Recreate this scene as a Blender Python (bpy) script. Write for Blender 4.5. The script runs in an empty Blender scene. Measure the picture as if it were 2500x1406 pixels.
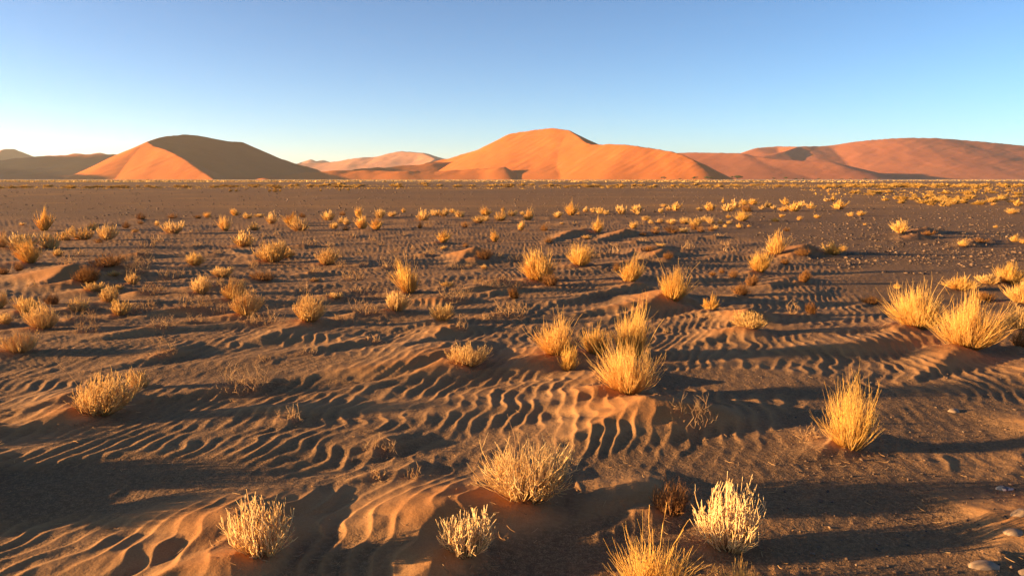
import bpy, math, numpy as np
from mathutils import Vector
R = math.radians
sc = bpy.context.scene
col = sc.collection

# ------------------------------------------------------------------ camera, sky, sun, exposure
CAM_H, FPX, HOR = 1.7, 1962.0, 437.0
PITCH = math.atan((703 - HOR) / FPX)
cam = bpy.data.cameras.new('camera'); camo = bpy.data.objects.new('camera', cam); col.objects.link(camo)
cam.sensor_width = 36; cam.lens = 36 * FPX / 2500; cam.clip_start = .05; cam.clip_end = 60000
camo.location = (0, 0, CAM_H); camo.rotation_euler = (R(90) - PITCH, 0, 0); sc.camera = camo
SUN_EL, SUN_AZ = 6.0, 265.0          # azimuth clockwise from the view direction (+Y): sun low on the left
world = bpy.data.worlds.new('World'); sc.world = world; world.use_nodes = True
wn = world.node_tree; bg = wn.nodes['Background']
sky = wn.nodes.new('ShaderNodeTexSky'); sky.sky_type = 'NISHITA'; sky.sun_disc = False
sky.sun_elevation = R(SUN_EL); sky.sun_rotation = R(SUN_AZ)
sky.altitude = 0; sky.air_density = .55; sky.dust_density = .25; sky.ozone_density = 1.6
wb = wn.nodes.new('ShaderNodeMix'); wb.data_type = 'RGBA'; wb.blend_type = 'MULTIPLY'; wb.inputs[0].default_value = 1   # white balance
wn.links.new(sky.outputs[0], wb.inputs[6]); wb.inputs[7].default_value = (.72, .835, .865, 1)
gm = wn.nodes.new('ShaderNodeGamma'); gm.inputs[1].default_value = 1.2
wn.links.new(wb.outputs[2], gm.inputs[0]); wn.links.new(gm.outputs[0], bg.inputs[0]); bg.inputs[1].default_value = .062
sunl = bpy.data.lights.new('sun', 'SUN'); sunl.energy = 5.0; sunl.angle = R(.5); sunl.color = (1, .64, .28)
suno = bpy.data.objects.new('sun', sunl); col.objects.link(suno)
SUNV = Vector((math.sin(R(SUN_AZ)) * math.cos(R(SUN_EL)), math.cos(R(SUN_AZ)) * math.cos(R(SUN_EL)), math.sin(R(SUN_EL))))
suno.rotation_euler = (-SUNV).to_track_quat('-Z', 'Y').to_euler()
vs = sc.view_settings; vs.view_transform = 'Standard'; vs.look = 'None'; vs.gamma = 1; vs.use_curve_mapping = False
vs.exposure = 2.15

# ------------------------------------------------------------------ helpers
def ray(px, py):
    a, b = (px - 1250) / FPX, (703 - py) / FPX
    return np.array([a, math.cos(PITCH) + b * math.sin(PITCH), -math.sin(PITCH) + b * math.cos(PITCH)])
def gnd(px, py, z=0.0):
    d = ray(px, py); t = (z - CAM_H) / d[2]; return d[0] * t, d[1] * t
def at(px, py, D):
    d = ray(px, py); t = D / d[1]; return np.array([d[0] * t, D, CAM_H + d[2] * t])

_rng = np.random.default_rng(5)
_perm = np.concatenate([_rng.permutation(512)] * 2)
_ga = _rng.uniform(0, 2 * np.pi, 512); _gx, _gy = np.cos(_ga), np.sin(_ga)
def noise(x, y, seed=0):
    x = np.asarray(x, float) + seed * 17.31; y = np.asarray(y, float) - seed * 9.77
    xi = np.floor(x).astype(np.int64); yi = np.floor(y).astype(np.int64)
    fx, fy = x - xi, y - yi; xi &= 511; yi &= 511
    u = fx * fx * fx * (fx * (fx * 6 - 15) + 10); v = fy * fy * fy * (fy * (fy * 6 - 15) + 10)
    def g(ix, iy, dx, dy):
        h = _perm[_perm[ix & 511] + (iy & 511)] & 511
        return _gx[h] * dx + _gy[h] * dy
    a = g(xi, yi, fx, fy); b = g(xi + 1, yi, fx - 1, fy); c = g(xi, yi + 1, fx, fy - 1); d = g(xi + 1, yi + 1, fx - 1, fy - 1)
    return 1.5 * ((a * (1 - u) + b * u) * (1 - v) + (c * (1 - u) + d * u) * v)
def fbm(x, y, n=4, seed=0):
    s, a = 0, 1.0
    for i in range(n):
        s = s + a * noise(np.asarray(x) * 2 ** i, np.asarray(y) * 2 ** i, seed + i * 3); a *= .5
    return s
def sstep(a, b, x):
    t = np.clip((x - a) / (b - a), 0, 1); return t * t * (3 - 2 * t)

def mesh_from(name, V, quads=None, tris=None, smooth=True, attrs=None):
    me = bpy.data.meshes.new(name)
    V = np.ascontiguousarray(V, np.float32); me.vertices.add(len(V)); me.vertices.foreach_set('co', V.ravel())
    parts, starts, n = [], [], 0
    for F, k in ((quads, 4), (tris, 3)):
        if F is not None and len(F):
            F = np.asarray(F, np.int32); parts.append(F.ravel()); starts.append(n + np.arange(len(F), dtype=np.int32) * k); n += F.size
    loops = np.concatenate(parts); st = np.concatenate(starts)
    me.loops.add(len(loops)); me.loops.foreach_set('vertex_index', loops)
    me.polygons.add(len(st)); me.polygons.foreach_set('loop_start', st)
    me.update(calc_edges=True); me.validate()
    if smooth: me.polygons.foreach_set('use_smooth', np.ones(len(me.polygons), bool))
    for k, v in (attrs or {}).items():
        a = me.attributes.new(k, 'FLOAT', 'POINT'); a.data.foreach_set('value', np.ascontiguousarray(v, np.float32))
    return me
def link(name, me, mat=None, parent=None, loc=None):
    o = bpy.data.objects.new(name, me); col.objects.link(o)
    if mat is not None and me is not None and not me.materials: me.materials.append(mat)
    if parent is not None: o.parent = parent
    if loc is not None: o.location = loc
    return o
def tag(o, label=None, cat=None, group=None, kind=None):
    for k, v in (('label', label), ('category', cat), ('group', group), ('kind', kind)):
        if v: o[k] = v
    return o

class NT:
    def __init__(s, name):
        s.m = bpy.data.materials.new(name); s.m.use_nodes = True; s.t = s.m.node_tree; s.t.nodes.clear()
        s.out = s.n('ShaderNodeOutputMaterial')
    def n(s, typ, **kw):
        nd = s.t.nodes.new(typ)
        for k, v in kw.items(): setattr(nd, k, v)
        return nd
    def l(s, a, b): s.t.links.new(a, b)
    def attr(s, name): return s.n('ShaderNodeAttribute', attribute_name=name).outputs['Fac']
    def noise(s, scale, detail=3, rough=.6, vec=None, dist=0):
        nd = s.n('ShaderNodeTexNoise'); nd.inputs['Scale'].default_value = scale; nd.inputs['Detail'].default_value = detail
        nd.inputs['Roughness'].default_value = rough; nd.inputs['Distortion'].default_value = dist
        if vec is None: vec = s.n('ShaderNodeTexCoord').outputs['Object']
        s.l(vec, nd.inputs['Vector']); return nd.outputs['Fac']
    def mix(s, f, a, b, mode='MIX'):
        nd = s.n('ShaderNodeMix', data_type='RGBA', blend_type=mode)
        for i, v in ((0, f), (6, a), (7, b)):
            if hasattr(v, 'is_linked') or hasattr(v, 'links'): s.l(v, nd.inputs[i])
            else: nd.inputs[i].default_value = v if i == 0 else (*v, 1)
        return nd.outputs[2]
    def rng(s, v, a, b, c=0, d=1):
        nd = s.n('ShaderNodeMapRange'); s.l(v, nd.inputs[0])
        for i, k in enumerate((a, b, c, d)): nd.inputs[i + 1].default_value = k
        return nd.outputs[0]
    def math(s, op, a, b):
        nd = s.n('ShaderNodeMath', operation=op)
        for i, v in enumerate((a, b)):
            if isinstance(v, (int, float)): nd.inputs[i].default_value = v
            else: s.l(v, nd.inputs[i])
        return nd.outputs[0]

# ------------------------------------------------------------------ materials
def mat_ground():
    m = NT('desert_ground')
    sand, pale, veg = m.attr('sand'), m.attr('pale'), m.attr('veg')
    g1 = m.noise(150, 2, .7); g2 = m.noise(42, 3, .65); g3 = m.noise(1.3, 4, .6); g4 = m.noise(7, 5, .75)
    grit = m.mix(m.rng(g1, .36, .64), (.092, .051, .026), (.37, .205, .094))
    grit = m.mix(m.rng(g2, .42, .60, 0, .75), grit, (.118, .064, .031))
    grit = m.mix(m.rng(g4, .50, .66, 0, .55), grit, (.24, .125, .056))
    sd = m.mix(m.rng(g3, .3, .7), (.35, .178, .070), (.43, .23, .096))
    sd = m.mix(m.attr('mound'), sd, (.40, .175, .058))
    sd = m.mix(m.rng(g1, .40, .62, 0, .35), sd, (.19, .078, .027))
    sd = m.mix(m.rng(g2, .45, .65, 0, .22), sd, (.22, .095, .036))
    c = m.mix(sand, grit, sd)
    c = m.mix(veg, c, (.33, .165, .055))
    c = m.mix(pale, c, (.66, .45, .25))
    b = m.n('ShaderNodeBsdfPrincipled'); m.l(c, b.inputs['Base Color']); b.inputs['Roughness'].default_value = .95
    b.inputs['Specular IOR Level'].default_value = .12
    h = m.math('ADD', m.math('ADD', m.math('MULTIPLY', g1, .006), m.math('MULTIPLY', g2, .016)), m.math('MULTIPLY', g4, .05))
    bp = m.n('ShaderNodeBump'); bp.inputs['Distance'].default_value = 1.0
    m.l(m.rng(sand, 0, 1, .70, .16), bp.inputs['Strength']); m.l(h, bp.inputs['Height']); m.l(bp.outputs[0], b.inputs['Normal'])
    m.l(b.outputs[0], m.out.inputs[0]); return m.m
def mat_dune(name, c1, c2, c3, grass=.3):
    m = NT(name)
    tc = m.n('ShaderNodeTexCoord').outputs['Object']
    n1 = m.noise(.006, 4, .6, tc); n2 = m.noise(.05, 4, .65, tc); n3 = m.noise(.22, 2, .6, tc)
    c = m.mix(m.rng(n1, .35, .65), c1, c2)
    c = m.mix(m.rng(n2, .3, .7, 0, .15), c, c3)
    v = m.attr('veg')
    c = m.mix(m.math('MULTIPLY', v, m.rng(n3, .48, .62, 0, grass)), c, (.22, .15, .06))
    b = m.n('ShaderNodeBsdfPrincipled'); m.l(c, b.inputs['Base Color']); b.inputs['Roughness'].default_value = 1
    b.inputs['Specular IOR Level'].default_value = .05
    bp = m.n('ShaderNodeBump'); bp.inputs['Strength'].default_value = .14; bp.inputs['Distance'].default_value = 6
    m.l(n2, bp.inputs['Height']); m.l(bp.outputs[0], b.inputs['Normal'])
    m.l(b.outputs[0], m.out.inputs[0]); return m.m
def mat_plant(name, ca, cb, base, trans=.25):
    m = NT(name)
    t, a = m.attr('tint'), m.attr('along')
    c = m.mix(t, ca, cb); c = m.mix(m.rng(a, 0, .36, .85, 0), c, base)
    oi = m.n('ShaderNodeObjectInfo').outputs['Random']
    hs = m.n('ShaderNodeHueSaturation'); m.l(c, hs.inputs['Color']); m.l(m.rng(oi, 0, 1, .96, 1.06), hs.inputs['Value']); m.l(m.rng(oi, 0, 1, 1.03, .97), hs.inputs['Saturation'])
    d = m.n('ShaderNodeBsdfDiffuse'); m.l(hs.outputs[0], d.inputs[0]); tr = m.n('ShaderNodeBsdfTranslucent'); m.l(hs.outputs[0], tr.inputs[0])
    mx = m.n('ShaderNodeMixShader'); mx.inputs[0].default_value = trans; m.l(d.outputs[0], mx.inputs[1]); m.l(tr.outputs[0], mx.inputs[2])
    m.l(mx.outputs[0], m.out.inputs[0]); return m.m
def mat_stone(name, c1, c2, scale, sharp=.5):
    m = NT(name)
    n = m.noise(scale, 3, .6); n2 = m.noise(scale * 6, 2, .6)
    c = m.mix(m.rng(n, .5 - sharp * .2, .5 + sharp * .2), c1, c2); c = m.mix(m.rng(n2, .3, .7, 0, .3), c, (.2, .12, .08))
    b = m.n('ShaderNodeBsdfPrincipled'); m.l(c, b.inputs['Base Color']); b.inputs['Roughness'].default_value = .7
    bp = m.n('ShaderNodeBump'); bp.inputs['Strength'].default_value = .4; bp.inputs['Distance'].default_value = .003
    m.l(n2, bp.inputs['Height']); m.l(bp.outputs[0], b.inputs['Normal'])
    m.l(b.outputs[0], m.out.inputs[0]); return m.m
def mat_pebble():
    m = NT('pebbles'); t = m.attr('tint')
    c = m.mix(m.rng(t, 0, .8), (.035, .022, .016), (.16, .088, .046)); c = m.mix(m.rng(t, .975, 1), c, (.28, .18, .10))
    b = m.n('ShaderNodeBsdfPrincipled'); m.l(c, b.inputs['Base Color']); b.inputs['Roughness'].default_value = .8
    m.l(b.outputs[0], m.out.inputs[0]); return m.m
M_GROUND = mat_ground()
M = dict(s=mat_plant('straw_stems', (.76, .48, .19), (.92, .66, .33), (.40, .20, .065), .22),
         g=mat_plant('golden_grass', (.76, .425, .095), (.92, .60, .20), (.38, .17, .04), .3),
         m=mat_plant('warm_straw_stems', (.64, .37, .115), (.82, .53, .21), (.32, .15, .04), .2),
         a=mat_plant('amber_grass', (.44, .24, .06), (.62, .37, .11), (.28, .13, .035), .2),
         b=mat_plant('brown_twigs', (.22, .095, .032), (.32, .15, .05), (.10, .045, .02), .08),
         t=mat_plant('dry_twigs', (.34, .18, .08), (.55, .34, .16), (.24, .12, .06), .08),
         d=mat_plant('old_stems', (.30, .18, .09), (.46, .30, .15), (.22, .12, .06), .05))

# ------------------------------------------------------------------ the plants seen in the photograph
# (x, base y, width, top y) read off the 2500x1406 photograph, kind, sand mound factor, label
# kinds: s = pale straw bush of stubby stems, g = golden fine grass, b = brown dry shrub, t = sparse twigs
PL = [
 (1290,1208,225,1066,'s',1.0,'wide pale straw bush in the centre foreground with its long shadow beside it'),
 (640,1345,160,1205,'s',1.6,'straw bush of upright stubs half filled with orange sand, lower left foreground'),
 (1142,1345,125,1222,'s',1.5,'half-buried straw bush sticking out of a shaded sand mound near the bottom'),
 (1778,1332,165,1178,'s',.5,'straw bush of straight upright stems beside the dark brown shrub, lower right'),
 (1592,1450,215,1300,'g',.2,'bright golden grass tussock cut off by the bottom edge'),
 (1815,1460,120,1372,'g',.2,'small golden grass tips showing at the bottom edge right of the bright tussock'),
 (1637,1248,112,1152,'b',1.0,'dark brown dry shrub in the right foreground'),
 (2075,1090,145,938,'g',.45,'lone upright golden tussock of bare stems on the right gravel'),
 (1973,1070,42,1036,'t',.1,'tiny sprig just left of the lone upright golden tussock'),
 (1535,952,165,828,'g',1.3,'large golden tussock on the front of the central cluster above a shaded sand slope'),
 (1538,868,100,745,'g',.5,'tallest golden tussock, at the back right of the central cluster'),
 (1362,868,112,780,'g',1.3,'golden tussock on the orange mound at the left of the central cluster'),
 (1386,902,56,842,'g',.5,'narrow golden tuft at the foot of the left mound of the central cluster'),
 (1452,862,80,792,'g',.3,'thin sparse golden tuft in the middle of the central cluster'),
 (1142,888,104,836,'s',1.4,'straw bush growing on the crest of the long rippled sand ridge'),
 (245,1005,146,902,'s',1.3,'large straw bush on an orange mound in the left foreground'),
 (345,942,52,900,'s',.8,'small straw tuft just behind the large left foreground bush'),
 (602,945,135,888,'t',.5,'low dark tangle of dry twigs left of centre'),
 (650,880,36,864,'t',.1,None),
 (716,1025,56,990,'t',.8,'sprig of dry twigs buried in a low dark sand ridge left of centre'),
 (935,1098,66,1058,'t',.6,'dry orange-brown sprig on a thin sand ridge in the centre foreground'),
 (920,1168,42,1150,'t',.4,'tiny dry sprig on the small ridge left of the wide pale bush'),
 (1010,1168,32,1134,'t',.4,'tiny dry sprig at the right end of the ridge left of the wide pale bush'),
 (1690,1040,90,972,'t',1.0,'spreading dry twigs on the crest of a sharp sand mound right of centre'),
 (2362,846,160,722,'g',1.1,'largest golden tussock, rounded and bright, at the right'),
 (2240,796,140,702,'g',1.0,'golden tussock just left of and behind the largest golden one'),
 (2342,705,72,674,'g',.5,'low golden tussock behind the two largest golden ones'),
 (2464,690,82,648,'g',.6,'golden tussock at the right edge, farthest back of its cluster'),
 (2415,692,52,668,'s',.6,'low straw bush left of the rearmost golden tussock at the right edge'),
 (2492,738,66,686,'g',.6,'golden tussock cut by the right edge, middle of its cluster'),
 (2492,802,62,744,'s',1.0,'straw bush cut by the right edge above an orange sand ridge'),
 (2492,845,50,800,'b',.6,'dark shaded bush at the right edge below the sand ridge'),
 (2402,732,62,712,'b',.5,'low brown shrub behind the largest golden tussock'),
 (2125,740,58,722,'b',.7,'low brown shrub on a shaded sand hump left of the large golden tussocks'),
 (1830,802,80,757,'s',1.8,'straw tussock half hidden behind a pointed orange sand mound, right of centre'),
 (1645,734,80,655,'g',1.8,'golden tussock with long thin blades behind a steep rippled sand mound'),
 (1735,756,42,724,'g',.8,'small golden tuft right of the steep rippled mound'),
 (1718,775,50,764,'t',.4,None),
 (1320,684,86,608,'g',.6,'big golden tussock with a small tuft in front, centre of the middle distance'),
 (1300,684,46,640,'g',.4,'small golden tuft at the left foot of the big middle-distance tussock'),
 (1343,697,52,668,'b',.6,'brown shrub at the foot of the big middle-distance golden tussock'),
 (1415,645,66,597,'g',.6,'golden tussock just behind and right of the big middle-distance one'),
 (1537,686,62,630,'g',.6,'golden tussock with a brown sprig at its left, right of centre'),
 (1506,660,24,638,'b',.3,None),
 (1000,712,64,640,'g',.8,'bright golden tussock with long wispy tips, standing left of centre'),
 (968,756,58,708,'s',.9,'straw bush directly in front of the wispy golden tussock'),
 (755,786,72,716,'s',.9,'round straw bush left of centre above a rippled slope'),
 (602,766,74,698,'s',.9,'front straw bush of a touching pair, left of centre'),
 (570,728,58,676,'s',.9,'rear straw bush of a touching pair with long drooping blades'),
 (490,713,52,672,'s',.9,'round straw bush left of the touching pair'),
 (543,675,52,648,'s',.8,'low straw bush behind the touching pair'),
 (640,682,84,660,'b',.9,'reddish twiggy shrub on a sand hump behind the touching pair'),
 (618,655,30,632,'t',.2,None),
 (666,637,78,582,'s',.9,'broad straw bush on a dark sand slope in the left middle distance'),
 (704,628,34,604,'s',.4,None),
 (595,597,58,558,'s',.7,'straw bush behind and left of the broad one, left middle distance'),
 (800,644,54,600,'s',.7,'straw bush with sand at its left foot, left of centre middle distance'),
 (832,652,30,634,'t',.3,None),
 (475,646,46,614,'s',.6,'straw bush alone in the left middle distance on a low orange mound'),
 (270,737,46,697,'s',.7,'rounded straw bush on the left, the rear one of two'),
 (295,767,46,731,'s',.7,'grey-straw bush on the left in front of the rounded one'),
 (193,758,52,727,'s',.9,'low straw bush between two dark sand humps on the left'),
 (323,691,30,661,'s',.3,'small grey bush standing alone on dark flat sand, left'),
 (108,800,76,740,'s',.9,'largest bush of the left group, pale on top with a dark foot'),
 (65,762,56,722,'s',.9,'straw bush just behind the largest bush of the left group'),
 (128,742,40,716,'b',.4,'dark brown shrub behind the largest bush of the left group'),
 (50,857,86,806,'s',.9,'straw bush near the left edge, lowest of the left group'),
 (12,788,34,762,'s',.8,'small straw tuft at the left edge'),
 (-6,752,40,706,'s',.8,'dark straw bush cut by the left edge'),
 (75,646,60,588,'g',.7,'tall golden tussock near the left edge'),
 (48,662,30,640,'b',.3,None),
 (8,668,34,650,'b',.4,None),
 (50,606,72,562,'s',.8,'wide straw bush behind the tall golden tussock near the left edge'),
 (-2,608,44,558,'s',.8,'dark bush cut by the left edge behind the tall golden tussock'),
 (122,606,52,562,'s',.6,'dark-footed bush right of the wide straw bush near the left edge'),
 (108,562,42,514,'g',.7,'tall golden tussock standing at the edge of the gravel plain, far left'),
 (155,584,40,557,'s',.5,'straw bush at the left end of a row of four'),
 (172,574,24,550,'s',.3,None),
 (205,582,52,549,'s',.6,'second straw bush in the row of four on the left'),
 (228,562,24,539,'s',.4,None),
 (262,585,50,546,'s',.6,'right-hand bush in the row of four on the left'),
 (240,590,30,575,'b',.3,None),
 (141,626,26,606,'s',.3,'tiny straw tuft right of the tall golden tussock near the left edge'),
 (200,625,50,606,'t',.3,None),
 (265,648,100,616,'b',1.0,'wide low brown shrub on the long hump, left'),
 (212,688,70,648,'b',2.0,'dark brown shrub behind the orange mound with a slumped sand face'),
 (78,700,26,680,'t',.3,None),
 (375,738,46,720,'t',.5,None),
 (212,806,66,772,'t',.6,'sparse orange-brown sprigs on a sand crest, left'),
 (412,868,62,824,'t',1.0,'dry brown sprigs with bare roots on a sand ridge, left'),
 (755,862,40,838,'t',.5,None),
 (912,832,36,812,'t',.6,None),
 (865,680,60,656,'t',.7,'low line of dry sprigs left of the wispy golden tussock'),
 (885,712,50,698,'t',.5,None),
 (740,712,28,684,'t',.3,None),
 (540,766,44,738,'t',.3,None),
 (315,582,24,568,'t',.3,None),
 (385,588,34,572,'t',.6,None),
 (425,568,52,535,'s',.7,'straw bush on the left where the sand meets the gravel plain'),
 (345,536,32,516,'b',.7,'reddish tuft on a small mound at the edge of the gravel plain, left'),
 (308,557,28,540,'b',.6,'small round red-brown shrub left of the straw bush by the plain'),
 (342,546,22,537,'b',.4,None),
 (383,550,16,538,'s',.3,None),
 (422,534,34,522,'b',.5,None),
 (483,533,24,524,'b',.4,None),
 (506,531,20,516,'g',.3,None),
 (550,562,32,526,'g',.5,'narrow golden tussock in the left middle distance'),
 (622,562,28,542,'s',.4,None),
 (574,526,24,508,'g',.4,None),
 (606,533,24,518,'s',.4,None),
 (634,530,24,520,'s',.4,None),
 (663,545,32,517,'s',.5,'round straw bush left of the double bush near the plain'),
 (712,548,44,520,'g',.5,'rear half of a double golden bush near the plain'),
 (733,562,54,530,'s',.6,'front half of a double golden bush near the plain'),
 (740,530,26,518,'b',.3,None),
 (677,574,26,560,'t',.3,None),
 (803,538,32,510,'s',.6,'straw bush with a dark foot at the edge of the plain'),
 (836,526,24,514,'b',.3,None),
 (816,558,22,540,'s',.4,None),(832,544,16,530,'s',.3,None),(847,548,20,530,'s',.3,None),(843,562,24,548,'b',.3,None),
 (875,530,20,503,'g',.4,None),(886,558,34,525,'g',.5,'golden tuft, left one of two close together near the plain'),
 (919,559,32,528,'g',.5,'golden tuft, right one of two close together near the plain'),
 (929,532,28,508,'s',.5,None),(958,528,26,514,'s',.4,None),(985,519,14,507,'g',.2,None),
 (1033,537,36,509,'s',.5,None),(1062,527,24,510,'s',.4,None),(1084,527,26,508,'s',.4,None),(1124,530,26,512,'s',.4,None),(1106,520,16,508,'s',.2,None),
 (1025,558,18,540,'b',.3,None),(1135,556,26,540,'b',.6,None),(1045,552,30,540,'t',.6,None),
 (1171,543,32,524,'s',.6,None),(1187,526,32,506,'g',.5,None),(1185,540,18,527,'s',.3,None),(1223,538,32,510,'s',.5,None),(1228,516,12,504,'g',.2,None),
 (1250,527,24,510,'s',.4,None),(1290,536,32,512,'g',1.0,None),(1271,562,20,538,'g',.4,None),(1275,524,14,514,'s',.2,None),
 (1082,592,34,562,'g',1.2,'golden tuft on top of a bright sand wedge, centre middle distance'),
 (1208,589,26,562,'g',.5,'narrow golden tuft right of the bright sand wedge'),
 (1136,602,22,592,'b',.4,None),(1182,632,56,602,'b',1.6,'dense brown shrub behind a smooth rounded sand mound, centre middle distance'),
 (968,614,18,600,'t',.3,None),(1010,608,22,596,'t',.3,None),(876,622,20,606,'t',.3,None),
 (1110,656,44,640,'t',.6,None),(1145,650,24,640,'t',.3,None),(1168,692,28,678,'t',.3,None),(1130,668,10,656,'t',.1,None),
 (1256,728,32,698,'b',.7,'brown sprig on a low sand ridge, centre'),
 (1080,786,58,744,'s',1.0,'straw bush on a sand ridge in front of centre'),
 (1126,802,24,764,'t',.7,'dry upright sprig right of the straw bush in front of centre'),
 (1190,780,26,766,'t',.3,None),(830,782,22,764,'t',.3,None),
 (1328,562,28,544,'b',.4,None),(1340,588,30,572,'b',.6,None),
 (1362,530,24,514,'s',.7,None),(1394,524,34,494,'g',.6,'bright orange-gold tussock standing tallest along the edge of the plain, centre'),
 (1413,524,10,516,'s',.1,None),(1430,517,16,506,'s',.2,None),(1448,518,18,506,'s',.3,None),(1464,521,22,505,'s',.3,None),(1480,523,18,511,'s',.3,None),
 (1518,521,28,500,'s',.4,None),(1555,518,26,496,'s',.4,None),(1557,524,14,513,'s',.2,None),
 (1460,567,28,534,'g',.7,'golden tuft with upright blades above two sand wedges, middle distance'),
 (1546,557,20,540,'g',.4,None),(1575,538,22,525,'s',.4,None),(1590,544,14,534,'s',.2,None),(1612,546,24,536,'s',.3,None),
 (1640,548,26,534,'s',.4,None),(1672,545,28,529,'s',.4,None),(1698,550,36,528,'s',.4,'white-straw bush in the middle of a crowd of small bushes, right middle distance'),
 (1722,540,20,526,'s',.3,None),(1735,545,22,528,'s',.4,None),(1758,549,16,540,'s',.3,None),(1778,546,14,537,'s',.3,None),
 (1570,575,30,566,'b',.5,None),(1600,572,30,556,'b',.5,None),(1640,566,52,550,'b',.6,None),(1668,567,24,554,'s',.3,None),(1710,566,26,550,'b',.4,None),(1736,563,24,548,'b',.4,None),(1695,560,26,548,'b',.3,None),
 (1748,557,14,546,'s',.2,None),(1771,556,12,548,'s',.2,None),(1805,556,16,545,'g',.3,None),(1828,554,10,548,'g',.2,None),
 (1580,612,46,600,'b',1.2,'low brown shrub along a sand crest, right of centre middle distance'),
 (1630,630,34,612,'b',1.4,'brown shrub on a pointed little sand mound, right of centre middle distance'),
 (1613,519,14,508,'s',.3,None),(1622,505,18,496,'s',.2,None),(1634,513,20,502,'s',.3,None),(1650,514,24,493,'g',.3,None),
 (1708,513,18,506,'s',.2,None),(1734,514,32,493,'g',.4,None),(1778,515,34,494,'s',.4,None),(1798,507,28,489,'s',.3,None),(1818,500,26,486,'g',.3,None),(1840,499,30,484,'g',.3,None),
 (1822,517,38,498,'b',.4,None),(1812,538,38,514,'g',.9,'golden bush on a dark sand hump in the right middle distance'),
 (1860,511,18,500,'s',.3,None),(1876,506,20,492,'s',.3,None),(1889,510,16,500,'s',.2,None),
 (1918,500,22,483,'g',.3,None),(1938,515,44,491,'g',.4,'wide golden bush among smaller ones, right middle distance'),(1912,515,26,504,'g',.3,None),(1960,502,18,490,'s',.3,None),(1979,509,26,495,'s',.3,None),
 (1778,532,14,524,'g',.3,None),(1894,541,22,531,'g',.4,None),(1908,530,16,522,'g',.3,None),(1951,537,16,527,'g',.3,None),(1994,532,18,524,'g',.4,None),(1921,564,22,554,'b',.4,None),
 (2020,492,18,484,'s',.2,None),(2034,492,12,476,'g',.2,None),(2048,510,36,488,'g',.4,'golden bush cluster nearest the gravel on the right'),(2078,528,18,518,'g',.3,None),(2100,526,24,514,'g',.3,None),
 (1895,622,56,572,'g',1.0,'tall amber tussock on the right middle distance beside a dark sand hump'),
 (1960,622,44,600,'b',1.3,'grey-brown shrub on the dark sand hump right of the tall amber tussock'),
 (2032,620,52,592,'g',.8,'compact bright golden bush right of the dark sand hump'),(2058,612,18,598,'g',.3,None),
 (1856,662,58,612,'g',1.0,'golden bush with a ragged top in front of the tall amber tussock'),
 (1915,645,30,630,'b',.8,None),(1808,718,50,690,'b',.8,'orange-brown shrub with upright twigs on a small mound, right of centre'),
 (1832,697,40,668,'b',.8,'round orange-brown shrub just behind the upright-twig one, right of centre'),
 (1790,678,30,656,'b',.6,None),(1740,672,24,662,'b',.5,None),(1762,666,18,654,'b',.4,None),
 (1962,687,32,656,'b',1.2,'dark shrub at the end of a thin orange sand ridge, right'),
 (1980,764,34,736,'b',.7,'dry orange sprig on the flat sand left of the large golden tussocks'),
 (1935,768,14,732,'t',.2,None),(1628,812,18,794,'t',.2,None),(2190,704,20,690,'g',.3,None),
 (2200,569,44,538,'g',.5,'lone golden tussock on the gravel beside a low dark hump'),
 (2265,572,60,560,'b',1.6,'low dark hump of sand and dry grass on the gravel, right'),
 (2350,598,26,582,'g',.4,'small amber tuft at the left end of a brown hump on the gravel'),(2390,590,64,578,'b',1.2,'brown grassy hump on the gravel near the right edge'),
 (2476,590,24,574,'g',.4,None),(2497,594,22,582,'g',.4,None),
 (2470,522,30,508,'g',.4,'golden bush near the right edge, nearest of the scattered far tufts'),(2424,501,14,494,'g',.2,None),(2484,502,26,488,'g',.3,None),
 (2430,556,14,550,'g',.2,None),(2112,550,10,544,'g',.2,None),(1765,496,8,484,'g',.1,None),
 (2012,462,9,453,'g',.1,None),(2022,470,8,460,'g',.1,None),
]
# plants a little out of frame whose shadows reach into it
OFF = [(-160,1150,220,1085,'s',.8),(-430,1235,260,1160,'s',.8),(-180,1065,150,1020,'s',.8),(2620,1230,150,1120,'g',.8),(2590,900,120,800,'g',.8)]
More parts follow.
